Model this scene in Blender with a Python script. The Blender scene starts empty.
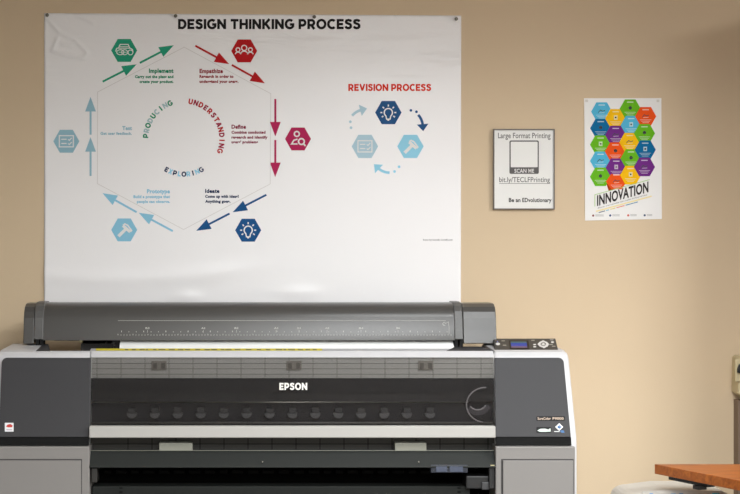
import bpy, bmesh, math, random
from mathutils import Vector, noise
random.seed(7)
S = bpy.context.scene
COL = S.collection
D, F, VX, HY, ZC = 6.0, 1667.0, 262.0, 247.0, 1.45     # camera distance to wall, focal length, principal point, eye height

def P(px, py, Y=0.0):
    s = (D + Y) / F
    return Vector(((px - VX) * s, Y, ZC - (py - HY) * s))
def PX(px, Y): return (px - VX) * (D + Y) / F
def PZ(py, Y): return ZC - (py - HY) * (D + Y) / F

# ------------------------------------------------------------------ materials
def lin(c):
    return tuple((v/255/12.92) if v/255 <= .04045 else ((v/255 + .055)/1.055)**2.4 for v in c) + (1,)
MATS = {}
def mat(name, rgb, rough=.5, metal=0.0, emit=None, estr=1.0, noise_amt=0.0, nscale=40, bump=0.0, bscale=200, spec=.5, coat=0.0):
    if name in MATS: return MATS[name]
    m = bpy.data.materials.new(name); m.use_nodes = True
    nt = m.node_tree; b = nt.nodes['Principled BSDF']
    c = lin(rgb)
    b.inputs['Base Color'].default_value = c
    b.inputs['Roughness'].default_value = rough
    b.inputs['Metallic'].default_value = metal
    b.inputs['Specular IOR Level'].default_value = spec
    b.inputs['Coat Weight'].default_value = coat
    tc = nt.nodes.new('ShaderNodeTexCoord')
    if noise_amt:
        n = nt.nodes.new('ShaderNodeTexNoise'); n.inputs['Scale'].default_value = nscale; n.inputs['Detail'].default_value = 4
        nt.links.new(tc.outputs['Object'], n.inputs['Vector'])
        r = nt.nodes.new('ShaderNodeValToRGB')
        r.color_ramp.elements[0].position = .3; r.color_ramp.elements[1].position = .7
        r.color_ramp.elements[0].color = tuple(v*(1-noise_amt) for v in c[:3])+(1,)
        r.color_ramp.elements[1].color = tuple(min(1, v*(1+noise_amt)) for v in c[:3])+(1,)
        nt.links.new(n.outputs['Fac'], r.inputs['Fac']); nt.links.new(r.outputs['Color'], b.inputs['Base Color'])
    if bump:
        n = nt.nodes.new('ShaderNodeTexNoise'); n.inputs['Scale'].default_value = bscale; n.inputs['Detail'].default_value = 3
        nt.links.new(tc.outputs['Object'], n.inputs['Vector'])
        bp = nt.nodes.new('ShaderNodeBump'); bp.inputs['Strength'].default_value = bump; bp.inputs['Distance'].default_value = .001
        nt.links.new(n.outputs['Fac'], bp.inputs['Height']); nt.links.new(bp.outputs['Normal'], b.inputs['Normal'])
    if emit:
        b.inputs['Emission Color'].default_value = lin(emit); b.inputs['Emission Strength'].default_value = estr
    MATS[name] = m
    return m

def wood_mat(name, a, b_):
    m = bpy.data.materials.new(name); m.use_nodes = True; nt = m.node_tree; b = nt.nodes['Principled BSDF']
    tc = nt.nodes.new('ShaderNodeTexCoord'); mp = nt.nodes.new('ShaderNodeMapping')
    mp.inputs['Scale'].default_value = (3, 22, 22)
    n = nt.nodes.new('ShaderNodeTexNoise'); n.inputs['Scale'].default_value = 2.2; n.inputs['Detail'].default_value = 8; n.inputs['Distortion'].default_value = 1.2
    r = nt.nodes.new('ShaderNodeValToRGB'); r.color_ramp.elements[0].position = .3; r.color_ramp.elements[1].position = .72
    r.color_ramp.elements[0].color = lin(a); r.color_ramp.elements[1].color = lin(b_)
    nt.links.new(tc.outputs['Object'], mp.inputs['Vector']); nt.links.new(mp.outputs['Vector'], n.inputs['Vector'])
    nt.links.new(n.outputs['Fac'], r.inputs['Fac']); nt.links.new(r.outputs['Color'], b.inputs['Base Color'])
    b.inputs['Roughness'].default_value = .38
    return m

def glass_mat(name, tint, gloss_rough=.08, ior=1.45):
    m = bpy.data.materials.new(name); m.use_nodes = True; nt = m.node_tree
    for n in list(nt.nodes): nt.nodes.remove(n)
    out = nt.nodes.new('ShaderNodeOutputMaterial'); mx = nt.nodes.new('ShaderNodeMixShader')
    t = nt.nodes.new('ShaderNodeBsdfTransparent'); t.inputs['Color'].default_value = tint
    g = nt.nodes.new('ShaderNodeBsdfGlossy'); g.inputs['Roughness'].default_value = gloss_rough; g.inputs['Color'].default_value = (1, 1, 1, 1)
    fr = nt.nodes.new('ShaderNodeFresnel'); fr.inputs['IOR'].default_value = ior
    nt.links.new(fr.outputs[0], mx.inputs[0]); nt.links.new(t.outputs[0], mx.inputs[1]); nt.links.new(g.outputs[0], mx.inputs[2])
    nt.links.new(mx.outputs[0], out.inputs['Surface'])
    return m

M_wall = mat('wall_paint', (211, 189, 158), .75, noise_amt=.015, nscale=1.5, bump=.25, bscale=160)
M_floor = mat('carpet', (84, 80, 77), .95, noise_amt=.2, nscale=300)
M_ceil = mat('ceiling_tile', (226, 224, 222), .9, noise_amt=.05, nscale=90)
M_white = mat('white_plastic', (198, 197, 199), .42)
M_dark = mat('charcoal_plastic', (54, 53, 55), .55, spec=.3, bump=.12, bscale=900)
M_hood = mat('hood_plastic', (72, 70, 68), .30, bump=.1, bscale=900)
M_black = mat('black_plastic', (12, 12, 13), .5, spec=.2)
M_void = mat('black_matte', (6, 6, 6), .9, spec=.05)
M_inner = mat('inner_dark', (52, 50, 53), .5)
M_refl = mat('reflection_grey', (212, 210, 206), .5)  # reflection in the upper window, put into this light grey
M_line = mat('inner_line', (112, 109, 106), .6)
M_cab = mat('cabinet_grey', (131, 127, 124), .45)
M_silver = mat('silver_bar', (172, 169, 164), .4)
M_olive = mat('olive_panel', (36, 38, 36), .55, spec=.25)
M_metal = mat('metal', (170, 168, 160), .3, .9)
M_paper = mat('paper_white', (240, 240, 238), .6)
M_yellow = mat('yellow_label', (238, 222, 60), .5)
M_ink = mat('ink_black', (38, 34, 34), .5)
M_wood = wood_mat('desk_wood', (140, 68, 18), (190, 106, 34))

# ------------------------------------------------------------------ objects
def off(parent):
    p = parent
    while p is not None and p.parent is not None: p = p.parent
    return Vector(p.location) if p is not None else Vector((0, 0, 0))
def link(name, me, m, parent=None, smooth=False, bevel=0, seg=2):
    me.name = name
    if parent is not None:
        o_ = off(parent)
        for v in me.vertices: v.co -= o_
    for mm in (m if isinstance(m, (list, tuple)) else [m]):
        me.materials.append(mm)
    o = bpy.data.objects.new(name, me); COL.objects.link(o)
    if parent is not None: o.parent = parent
    if smooth:
        for p in me.polygons: p.use_smooth = True
    if bevel:
        md = o.modifiers.new('Bevel', 'BEVEL'); md.width = bevel; md.segments = seg; md.limit_method = 'ANGLE'; md.angle_limit = math.radians(40)
        md.harden_normals = False
    return o
class MB:
    def __init__(s): s.v = []; s.f = []; s.mi = []
    def add(s, vs, fs, mi=0):
        b = len(s.v); s.v += [tuple(v) for v in vs]; s.f += [tuple(i+b for i in f) for f in fs]; s.mi += [mi]*len(fs); return s
    def box(s, x0, x1, y0, y1, z0, z1, mi=0):
        x0, x1 = sorted((x0, x1)); y0, y1 = sorted((y0, y1)); z0, z1 = sorted((z0, z1))
        vs = [(x, y, z) for x in (x0, x1) for y in (y0, y1) for z in (z0, z1)]
        fs = [(0,1,3,2), (4,6,7,5), (0,4,5,1), (2,3,7,6), (0,2,6,4), (1,5,7,3)]
        return s.add(vs, fs, mi)
    def prism_x(s, prof, x0, x1, mi=0, xf0=None, xf1=None):
        """prof: list of (y,z); extruded along x. xf0/xf1: optional functions y,z -> x"""
        n = len(prof)
        a = [((xf0(y, z) if xf0 else x0), y, z) for y, z in prof]; b = [((xf1(y, z) if xf1 else x1), y, z) for y, z in prof]
        fs = [tuple(range(n)), tuple(range(2*n-1, n-1, -1))] + [(i, i+n, (i+1) % n + n, (i+1) % n) for i in range(n)]
        return s.add(a+b, fs, mi)
    def prism_dir(s, pts, d, mi=0):
        """closed polygon of 3d pts extruded by vector d"""
        n = len(pts); d = Vector(d)
        a = [Vector(p) for p in pts]; b = [p + d for p in a]
        fs = [tuple(range(n)), tuple(range(2*n-1, n-1, -1))] + [(i, i+n, (i+1) % n + n, (i+1) % n) for i in range(n)]
        return s.add(a+b, fs, mi)
    def tube(s, pts, r, n=12, mi=0, caps=True):
        pts = [Vector(p) for p in pts]; rings = []
        for i, p in enumerate(pts):
            t = (pts[min(i+1, len(pts)-1)] - pts[max(i-1, 0)]).normalized()
            u = t.cross(Vector((0, 0, 1)))
            if u.length < .1: u = t.cross(Vector((0, 1, 0)))
            u.normalize(); w = t.cross(u)
            rr = r[i] if isinstance(r, (list, tuple)) else r
            rings.append([p + rr*(math.cos(2*math.pi*k/n)*u + math.sin(2*math.pi*k/n)*w) for k in range(n)])
        vs = [v for g in rings for v in g]; fs = []
        for i in range(len(rings)-1):
            for k in range(n): fs.append((i*n+k, i*n+(k+1) % n, (i+1)*n+(k+1) % n, (i+1)*n+k))
        if caps: fs += [tuple(range(n)), tuple(range((len(rings)-1)*n, len(rings)*n))]
        return s.add(vs, fs, mi)
    def mesh(s):
        me = bpy.data.meshes.new('m'); me.from_pydata(s.v, [], s.f); 
        for p, i in zip(me.polygons, s.mi): p.material_index = i
        bm = bmesh.new(); bm.from_mesh(me); bmesh.ops.recalc_face_normals(bm, faces=bm.faces); bm.to_mesh(me); bm.free()
        return me
    def build(s, name, m, parent=None, smooth=False, bevel=0, seg=2): return link(name, s.mesh(), m, parent, smooth, bevel, seg)
def thing(name, label, cat, loc=(0, 0, 0), group=None):
    o = bpy.data.objects.new(name, None); COL.objects.link(o); o.location = loc; o.empty_display_size = .1
    o['label'] = label; o['category'] = cat
    if group: o['group'] = group
    return o
def tag(o, label, cat, group=None):
    o['label'] = label; o['category'] = cat
    if group: o['group'] = group
    return o
def struct(o): o['kind'] = 'structure'; return o

# ------------------------------------------------------------------ the room
RX0, RX1, RY, RH = -4.2, 4.6, -8.2, 2.75
struct(MB().box(RX0-.1, RX1+.1, 0, .12, 0, RH).build('wall_back', M_wall))
M_side = mat('side_wall_paint', (205, 199, 190), .8)
struct(MB().box(RX0-.1, RX0, RY, 0, 0, RH).build('wall_left', M_side))
struct(MB().box(RX1, RX1+.1, RY, 0, 0, RH).build('wall_right', M_side))
struct(MB().box(RX0-.1, RX1+.1, RY-.1, RY, 0, RH).build('wall_front', M_side))
struct(MB().box(RX0-.1, RX1+.1, RY-.1, .12, -.1, 0).build('floor', M_floor))
struct(MB().box(RX0-.1, RX1+.1, RY-.1, .12, RH, RH+.1).build('ceiling', M_ceil))
struct(MB().box(RX0, RX1, -.012, 0, 0, .1).build('baseboard_back', mat('base_vinyl', (70, 60, 52), .6)))

# ------------------------------------------------------------------ printing helpers (marks lie on a sheet)
_fonts = {}
def text_mesh(txt, bold=0.0, serif=False):
    cu = bpy.data.curves.new('t', 'FONT'); cu.body = txt; cu.size = 1; cu.offset = bold; cu.space_character = 1 + bold*1.6; cu.resolution_u = 3
    o = bpy.data.objects.new('t', cu); COL.objects.link(o)
    bpy.context.view_layer.update()
    me = bpy.data.meshes.new_from_object(o.evaluated_get(bpy.context.evaluated_depsgraph_get()))
    vs = [(v.co.x, v.co.y) for v in me.vertices]; fs = [tuple(p.vertices) for p in me.polygons]
    bpy.data.objects.remove(o); bpy.data.curves.remove(cu); bpy.data.meshes.remove(me)
    return vs, fs
CAPH = {}
def cap(bold):
    if bold not in CAPH:
        v, _ = text_mesh('H', bold); CAPH[bold] = (min(q[1] for q in v), max(q[1] for q in v))
    return CAPH[bold]
def _el(cx, cy, rx, ry, a0, a1, n=14):
    return [(cx+rx*math.cos(math.radians(a0+(a1-a0)*i/n)), cy+ry*math.sin(math.radians(a0+(a1-a0)*i/n))) for i in range(n+1)]
# heavy geometric capitals: width and centre lines of strokes (cap height 1)
BT = .245; _h = BT/2
CAPS = {
 'A': (.86, [[(.11, 0), (.43, .94)], [(.43, .94), (.75, 0)], [(.22, .28), (.64, .28)]]),
 'C': (.80, [_el(.46, .5, .36, .40, 48, 312, 20)]),
 'D': (.80, [[(_h, 0), (_h, 1)], [(_h, 1-_h), (.34, 1-_h)]+_el(.34, .5, .35, .3925, 84, -84, 14)+[(.34, _h), (_h, _h)]]),
 'E': (.66, [[(_h, 0), (_h, 1)], [(_h, 1-_h), (.66, 1-_h)], [(_h, .5), (.60, .5)], [(_h, _h), (.66, _h)]]),
 'G': (.86, [_el(.46, .5, .36, .40, 48, 328, 20)+[(.77, .46), (.48, .46)]]),
 'H': (.80, [[(_h, 0), (_h, 1)], [(.80-_h, 0), (.80-_h, 1)], [(_h, .5), (.70, .5)]]),
 'I': (.23, [[(_h, 0), (_h, 1)]]),
 'K': (.80, [[(_h, 0), (_h, 1)], [(.70, 1), (.2, .42)], [(.32, .56), (.71, 0)]]),
 'L': (.62, [[(_h, 0), (_h, 1)], [(_h, _h), (.62, _h)]]),
 'N': (.84, [[(_h, 0), (_h, 1)], [(.84-_h, 0), (.84-_h, 1)], [(_h, .93), (.84-_h, .07)]]),
 'O': (.92, [_el(.46, .5, .36, .40, 0, 360, 26)]),
 'P': (.74, [[(_h, 0), (_h, 1)], [(_h, 1-_h), (.38, 1-_h)]+_el(.38, .63, .25, .2625, 80, -80, 10)+[(.38, .3675), (_h, .3675)]]),
 'R': (.78, [[(_h, 0), (_h, 1)], [(_h, 1-_h), (.38, 1-_h)]+_el(.38, .64, .25, .2525, 80, -80, 10)+[(.38, .3875), (_h, .3875)], [(.38, .4), (.66, 0)]]),
 'S': (.70, [[(.60, .74), (.54, .85), (.36, .895), (.18, .85), (.13, .72), (.18, .62), (.36, .54), (.52, .47), (.58, .37), (.57, .22), (.48, .13), (.33, .10), (.17, .15), (.08, .28)]]),
 'T': (.74, [[(.37, 0), (.37, 1)], [(0, 1-_h), (.74, 1-_h)]]),
 'U': (.78, [[(_h, 1), (_h, .42)]+_el(.39, .40, .2825, .295, 180, 360, 14)+[(.78-_h, .42), (.78-_h, 1)]]),
 'V': (.86, [[(.11, 1), (.43, .06)], [(.43, .06), (.75, 1)]]),
 'X': (.80, [[(.11, 1), (.69, 0)], [(.69, 1), (.11, 0)]]),
}
class Print:
    """collects flat marks drawn in wall-pixel units on a sheet whose front face is y = front(x,z)"""
    def __init__(s, Y, layer=1, front=None, back=None): s.Y = Y; s.layer = layer; s.mb = MB(); s.front = front; s.T = None
    def pt(s, x, y):
        if s.T: x, y = s.T(x, y)
        q = P(x, y, s.Y)
        if s.front: q.y = s.front(q.x, q.z)
        q.y -= .00022*s.layer
        return q
    def poly(s, pts, mi=0):
        s.mb.add([s.pt(*p) for p in pts], [tuple(range(len(pts)))], mi); return s
    def stroke(s, pts, w, mi=0, closed=False):
        pts = [Vector(p) for p in pts]; n = len(pts); L = []; R = []
        for i in range(n):
            a = pts[(i-1) % n] if (closed or i > 0) else None; b = pts[(i+1) % n] if (closed or i < n-1) else None
            t = Vector((0, 0))
            d1 = (pts[i]-a).normalized() if a is not None else None; d2 = (b-pts[i]).normalized() if b is not None else None
            if d1 is not None and d2 is not None:
                t = (d1+d2)
                if t.length < 1e-3: t = d1
                t.normalize(); k = min(2.0, 1/max(.3, t.dot(d1)))
            else: t = d1 if d1 is not None else d2; k = 1
            nn = Vector((-t.y, t.x))*w/2*k
            L.append(pts[i]+nn); R.append(pts[i]-nn)
        m = n if closed else n-1
        vs = [s.pt(*p) for p in L]+[s.pt(*p) for p in R]
        s.mb.add(vs, [(i, (i+1) % n, (i+1) % n+n, i+n) for i in range(m)], mi); return s
    def circ(s, cx, cy, r, w=None, mi=0, a0=0, a1=360, n=20, ry=None):
        ry = ry or r
        full = abs(a1-a0) >= 360
        pts = [(cx+r*math.cos(math.radians(a0+(a1-a0)*i/n)), cy-ry*math.sin(math.radians(a0+(a1-a0)*i/n))) for i in range(n if full else n+1)]
        if w is None: return s.poly(pts, mi)
        return s.stroke(pts, w, mi, closed=full)
    def text(s, txt, x0, x1, ytop, ybase, bold=.02, mi=0, shear=0, mats=None):
        vs, fs = text_mesh(txt, bold); c0, c1 = cap(bold)
        xs = [v[0] for v in vs]; a, b = min(xs), max(xs)
        k = (ybase-ytop)/(c1-c0)
        pts = []
        for v in vs:
            x = x0+(v[0]-a)/(b-a)*(x1-x0); y = ybase-(v[1]-c0)*k - shear*(x-x0)
            pts.append(s.pt(x, y))
        s.mb.add(pts, fs, mi); return s
    def _cap(s, ch, f, tw, mi):
        w, strokes = CAPS[ch]
        for st in strokes:
            closed = ch == 'O'
            pts = [f(*q) for q in (st[:-1] if closed else st)]
            s.stroke(pts, tw, mi, closed=closed)
    def caps(s, txt, x0, x1, ytop, ybase, mi=0, gap=.09, shear=0, weight=1.0):
        tot = sum(.34 if c == ' ' else CAPS[c][0]+gap for c in txt)-gap
        kx = (x1-x0)/tot; ky = ybase-ytop; x = 0
        for c in txt:
            if c == ' ': x += .34; continue
            s._cap(c, lambda u, v, x=x: (x0+(x+u)*kx, ybase-v*ky-shear*(x+u)*kx), BT*weight*(kx+ky)/2, mi); x += CAPS[c][0]+gap
        return s
    def bold_glyph(s, ch, cx, cy, h, ang, mi=0):
        w = CAPS[ch][0]; ca, sa = math.cos(ang), math.sin(ang)
        def f(u, v):
            a, b = (u-w/2)*h, (v-.5)*h
            return (cx+a*ca-b*sa, cy-(a*sa+b*ca))
        s._cap(ch, f, BT*h*1.05, mi); return s
    def glyph(s, ch, cx, cy, h, ang, bold=.03, mi=0, wide=1.0):
        vs, fs = text_mesh(ch, bold); c0, c1 = cap(bold); k = h/(c1-c0)
        xs = [v[0] for v in vs]; mx = (min(xs)+max(xs))/2; my = (c0+c1)/2
        ca, sa = math.cos(ang), math.sin(ang); pts = []
        for v in vs:
            u = (v[0]-mx)*k*wide; w = (v[1]-my)*k
            pts.append(s.pt(cx+u*ca-w*sa, cy-(u*sa+w*ca)))
        s.mb.add(pts, fs, mi); return s
    def build(s, name, m, parent): return link(name, s.mb_mesh(), m, parent)
    def mb_mesh(s):
        me = bpy.data.meshes.new('m'); me.from_pydata(s.mb.v, [], s.mb.f)
        for p, i in zip(me.polygons, s.mb.mi): p.material_index = i
        # all marks face the room (-y)
        bm = bmesh.new(); bm.from_mesh(me); bm.normal_update()
        for f in bm.faces:
            if f.normal.y > 0: f.normal_flip()
        bm.to_mesh(me); bm.free()
        return me

# ------------------------------------------------------------------ the big poster
def sheet_mat():
    m = bpy.data.materials.new('poster_paper'); m.use_nodes = True; nt = m.node_tree; b = nt.nodes['Principled BSDF']
    b.inputs['Base Color'].default_value = lin((242, 240, 241)); b.inputs['Roughness'].default_value = .32
    b.inputs['Specular IOR Level'].default_value = .6
    tc = nt.nodes.new('ShaderNodeTexCoord')
    n1 = nt.nodes.new('ShaderNodeTexNoise'); n1.inputs['Scale'].default_value = 5; n1.inputs['Detail'].default_value = 5; n1.inputs['Distortion'].default_value = 1.6
    mp = nt.nodes.new('ShaderNodeMapping'); mp.inputs['Scale'].default_value = (1, 1, 2.6)
    nt.links.new(tc.outputs['Object'], mp.inputs['Vector']); nt.links.new(mp.outputs['Vector'], n1.inputs['Vector'])
    sp = nt.nodes.new('ShaderNodeSeparateXYZ'); nt.links.new(tc.outputs['Object'], sp.inputs[0])
    mr = nt.nodes.new('ShaderNodeMapRange'); mr.inputs['From Min'].default_value = .75; mr.inputs['From Max'].default_value = 1.0
    mr.inputs['To Min'].default_value = .08; mr.inputs['To Max'].default_value = 1.0
    nt.links.new(sp.outputs['Z'], mr.inputs['Value'])
    mu = nt.nodes.new('ShaderNodeMath'); mu.operation = 'MULTIPLY'
    nt.links.new(n1.outputs['Fac'], mu.inputs[0]); nt.links.new(mr.outputs[0], mu.inputs[1])
    bp = nt.nodes.new('ShaderNodeBump'); bp.inputs['Strength'].default_value = .55; bp.inputs['Distance'].default_value = .006
    nt.links.new(mu.outputs[0], bp.inputs['Height']); nt.links.new(bp.outputs['Normal'], b.inputs['Normal'])
    return m
YP = -.0015
px_bottom = 325
TL, TR, BL, BR = P(44.3, 13.2), P(461.2, 15.6), P(44.4, px_bottom), P(460.6, px_bottom)
z_top = P(0, 14).z
CREASE = [(46, 17, 60, 33), (60, 33, 74, 39), (74, 39, 88, 53), (88, 53, 84, 58), (84, 58, 66, 55), (66, 55, 52, 50), (58, 38, 54, 48), (62, 44, 72, 46), (77, 15, 94, 23)]
def front(x, z):
    """slight waviness of the hanging sheet"""
    t = max(0, min(1, (z_top - z)/1.1))
    a = .0012*(noise.noise(Vector((x*3, 0, z*4)))) * (1)
    belly = .004*max(0, t-.55)/.45
    bump1 = .004*math.exp(-((x-P(187, 0).x)/.05)**2-((z-P(0, 297).z)/.02)**2)
    bump2 = .003*math.exp(-((x-P(300, 0).x)/.07)**2-((z-P(0, 293).z)/.025)**2)
    ridge = .004*math.exp(-((z-P(0, 268).z - .04*math.sin(x*3.1))/.03)**2)*(1 if x < -.2 else math.exp(-((x+.2)/.15)**2))
    cr = 0
    X, Z = x/.0036+262, 247-(z-1.45)/.0036
    if X < 105 and Z < 70:
        for k_, (ax, ay, bx, by) in enumerate(CREASE):
            dx_, dy_ = bx-ax, by-ay; t_ = max(0, min(1, ((X-ax)*dx_+(Z-ay)*dy_)/(dx_*dx_+dy_*dy_)))
            q_ = math.hypot(X-ax-t_*dx_, Z-ay-t_*dy_); cr = max(cr, .005*math.exp(-(q_/1.3)**2))
    if X > 275 and 34 < Z < 80: cr += .004*max(0, noise.noise(Vector((X*.018+3, Z*.11, 1.7))))*min(1, (X-275)/30)*min(1, (80-Z)/15)*min(1, (Z-34)/8)
    return YP - cr - abs(a) - belly - bump1 - bump2 - ridge
root = thing('process_poster', 'large white paper poster about the design thinking process pinned above the printer', 'poster', (0, -.004, BL.z))
nx, nz = 230, 160
v = []; 
for j in range(nz+1):
    for i in range(nx+1):
        u, w = i/nx, j/nz
        a = TL.lerp(TR, u); b = BL.lerp(BR, u); p = a.lerp(b, w)
        v.append((p.x, front(p.x, p.z), p.z))
f = [(j*(nx+1)+i, (j+1)*(nx+1)+i, (j+1)*(nx+1)+i+1, j*(nx+1)+i+1) for j in range(nz) for i in range(nx)]
mb = MB(); mb.v = v; mb.f = f; mb.mi = [0]*len(f)
me = bpy.data.meshes.new('m'); me.from_pydata(v, [], f)
sheet = link('sheet', me, sheet_mat(), root, smooth=True)
md = sheet.modifiers.new('Solidify', 'SOLIDIFY'); md.thickness = .0015; md.offset = 1 if sheet.data.polygons[0].normal.y > 0 else -1

def ink(n, c): return mat('ink_'+n, c, .6, spec=.15)
TEAL = ink('teal', (40, 160, 124)); RED = ink('red', (190, 24, 30)); MAG = ink('magenta', (184, 34, 88)); NAVY = ink('blue', (22, 82, 138))
SKY = ink('sky', (140, 198, 224)); MIST = ink('mist', (150, 190, 206)); INKW = ink('white', (235, 233, 232)); DRED = ink('dark_red', (148, 24, 40))
PURP = ink('plum', (120, 30, 80)); DTEAL = ink('dark_teal', (20, 140, 100)); DNAVY = ink('navy', (20, 44, 84)); DBLK = ink('title', (30, 27, 28))
ORED = ink('orange_red', (222, 52, 24)); PALE = ink('pale', (216, 212, 211)); FOG = ink('fog', (178, 208, 222)); SKY2 = ink('sky_bright', (150, 212, 236))

def hexpts(cx, cy, R, ry=None):
    ry = ry or R*.88
    return [(cx+R, cy), (cx+R/2, cy-ry), (cx-R/2, cy-ry), (cx-R, cy), (cx-R/2, cy+ry), (cx+R/2, cy+ry)]
def icon_car(p, cx, cy):
    p.stroke([(cx-8.5, cy+1), (cx-7.5, cy-2), (cx-5.5, cy-2.5), (cx-4, cy-6), (cx+4, cy-6), (cx+5.5, cy-2.5), (cx+8.3, cy-1), (cx+9, cy+2)], 1)
    p.stroke([(cx-6, cy-2.2), (cx+6.3, cy-2.2)], .8); p.stroke([(cx-4.2, cy-3.7), (cx+4.2, cy-3.7)], .7)
    p.circ(cx-3.8, cy+1.8, 3.6, .9, ry=2.5); p.circ(cx+.5, cy+1.8, 3, .8, ry=2.5); p.circ(cx+6.3, cy+2, 2.4, .9); p.stroke([(cx-5.5, cy+1.8), (cx+2.5, cy+1.8)], .6)
def icon_people(p, cx, cy):
    for dx, s_, dy in ((0, 1.15, 0), (-6.2, .85, 1), (6.2, .85, 1)):
        p.circ(cx+dx, cy-2.6*s_+dy, 2.3*s_, 1.1)
        p.circ(cx+dx, cy+3.6*s_+dy, 3.4*s_, 1.1, a0=15, a1=165, n=12)
def icon_person(p, cx, cy):
    p.circ(cx-1.2, cy-5, 2.5, 1.4)
    p.stroke([(cx-.5, cy+.2), (cx-4, cy+1.2), (cx-6.5, cy+5), (cx-.5, cy+5)], 1.4)
    p.circ(cx+3.4, cy+2.6, 2.9, 1.5); p.stroke([(cx+5.4, cy+4.8), (cx+7.5, cy+7)], 1.6)
def icon_check(p, cx, cy):
    p.stroke([(cx-7, cy-5.6), (cx+7, cy-5.6), (cx+7, cy+5.6), (cx-7, cy+5.6)], 1.1, closed=True)
    for dy in (-2, 2.2):
        p.stroke([(cx-5, cy+dy), (cx+.3, cy+dy)], 1.1); p.stroke([(cx+1.8, cy+dy), (cx+3, cy+dy+1.1), (cx+5.4, cy+dy-1.4)], 1)
def icon_hammer(p, cx, cy):
    p.stroke([(cx-5.8, cy+6.4), (cx+1.6, cy-.9)], 3.1)
    p.stroke([(cx-1.2, cy-4.6), (cx+.6, cy-6), (cx+3.4, cy-4.7), (cx+7.4, cy+.6), (cx+6, cy+2)], 1.4)
    p.stroke([(cx-1.3, cy-4.3), (cx+5.9, cy+2.0)], 3)
def icon_bulb(p, cx, cy):
    p.circ(cx, cy, 4.1, 1.3, a0=-55, a1=235, n=18)
    p.stroke([(cx-2.4, cy+3.3), (cx-1.7, cy+6.6), (cx+1.7, cy+6.6), (cx+2.4, cy+3.3)], 1.2); p.poly([(cx-1.2, cy+6.6), (cx+1.2, cy+6.6), (cx+.8, cy+8.2), (cx-.8, cy+8.2)])
    for a in (0, 45, 90, 135, 180, -35, 215):
        c, s_ = math.cos(math.radians(a)), -math.sin(math.radians(a)); p.stroke([(cx+6*c, cy+6*s_), (cx+8*c, cy+8*s_)], 1.3)
def badge(cx, cy, m, icon, R=13.0):
    p = Print(0, 1, front); p.poly(hexpts(cx, cy, R)); h = p.build('hexagon_badge', m, root)
    p = Print(0, 2, front); icon(p, cx, cy); p.build('icon', INKW, h)
badge(124.2, 50.5, TEAL, icon_car); badge(244.2, 51, RED, icon_people); badge(298, 139, MAG, icon_person)
badge(66.4, 141.3, MIST, icon_check); badge(124.3, 229.9, SKY, icon_hammer); badge(248.2, 230.2, NAVY, icon_bulb)
badge(388.3, 112.6, ink('badge_blue', (36, 84, 136)), icon_bulb, 13.2); badge(364.9, 146.4, FOG, icon_check, 13.2); badge(410.4, 146.4, SKY2, icon_hammer, 13.2)

def arrow(a, b, m, hl=13.8, hw=5.4, w=2.0):
    a, b = Vector(a), Vector(b); d = (b-a).normalized(); n = Vector((-d.y, d.x)); c = b-d*hl
    p = Print(0, 1, front)
    for i in range(4):
        q0, q1 = a.lerp(c+d*.5, i/4), a.lerp(c+d*.5, (i+1)/4); p.poly([q0+n*w/2, q1+n*w/2, q1-n*w/2, q0-n*w/2])
    p.poly([b, c+n*hw-d*.8, c-n*hw-d*.8]); return p.build('arrow', m, root)
arrow((102.7, 81.7), (136.7, 64.4), TEAL); arrow((139.8, 63), (173.8, 45.3), TEAL)
arrow((195.3, 45.8), (229.2, 64.2), RED); arrow((231.8, 65), (265, 83.4), RED)
arrow((275.3, 99), (275.3, 136.6), MAG); arrow((275.3, 140), (275.2, 177.2), MAG)
arrow((266.4, 194.8), (232.6, 212.2), NAVY); arrow((229.6, 213.6), (196.2, 230.8), NAVY)
arrow((172.8, 231.1), (138.8, 212.8), SKY); arrow((136.7, 212.2), (102.6, 193.2), SKY)
arrow((90.6, 176), (90.6, 137.1), MIST); arrow((90.6, 134.7), (90.6, 96.9), MIST)
# thin outline hexagon
hv = [(184.2, 47.2), (270.8, 93.7), (270.2, 184), (183.6, 229.5), (97.5, 183.7), (97.7, 92)]
pts = []
for i in range(6):
    a, b = Vector(hv[i]), Vector(hv[(i+1) % 6])
    for k in range(8): pts.append(tuple(a.lerp(b, k/8)))
p = Print(0, 1, front); p.stroke(pts, .55, closed=True); p.build('hexagon_outline', PALE, root)
# curved arrows of the revision loop
def curved(c, r, a0, a1, m, dots):
    p = Print(0, 1, front)
    n = 12; pts = [(c[0]+r*math.cos(math.radians(a0+(a1-a0)*i/n)), c[1]-r*math.sin(math.radians(a0+(a1-a0)*i/n))) for i in range(n+1)]
    p.stroke(pts, 2.6)
    e = Vector(pts[-1]); d = (e-Vector(pts[-2])).normalized(); q = Vector((-d.y, d.x))
    p.poly([e+d*5.6, e+q*5.8-d*1.4, e-q*5.8-d*1.4])
    for x, y in dots: p.circ(x, y, 1.4, n=10)
    p.build('curved_arrow', m, root)
curved((405.7, 126.5), 17, 43, 3, ink('badge_blue', (36, 84, 136)), [(410.8, 110.4), (416.4, 111.8)])
curved((365.5, 127), 17.5, 140, 103, FOG, [(350.3, 121.8), (351, 127.8)])
curved((389, 157), 15.6, -88, -135, SKY2, [(394.5, 171.5), (399, 166.8)])

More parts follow.
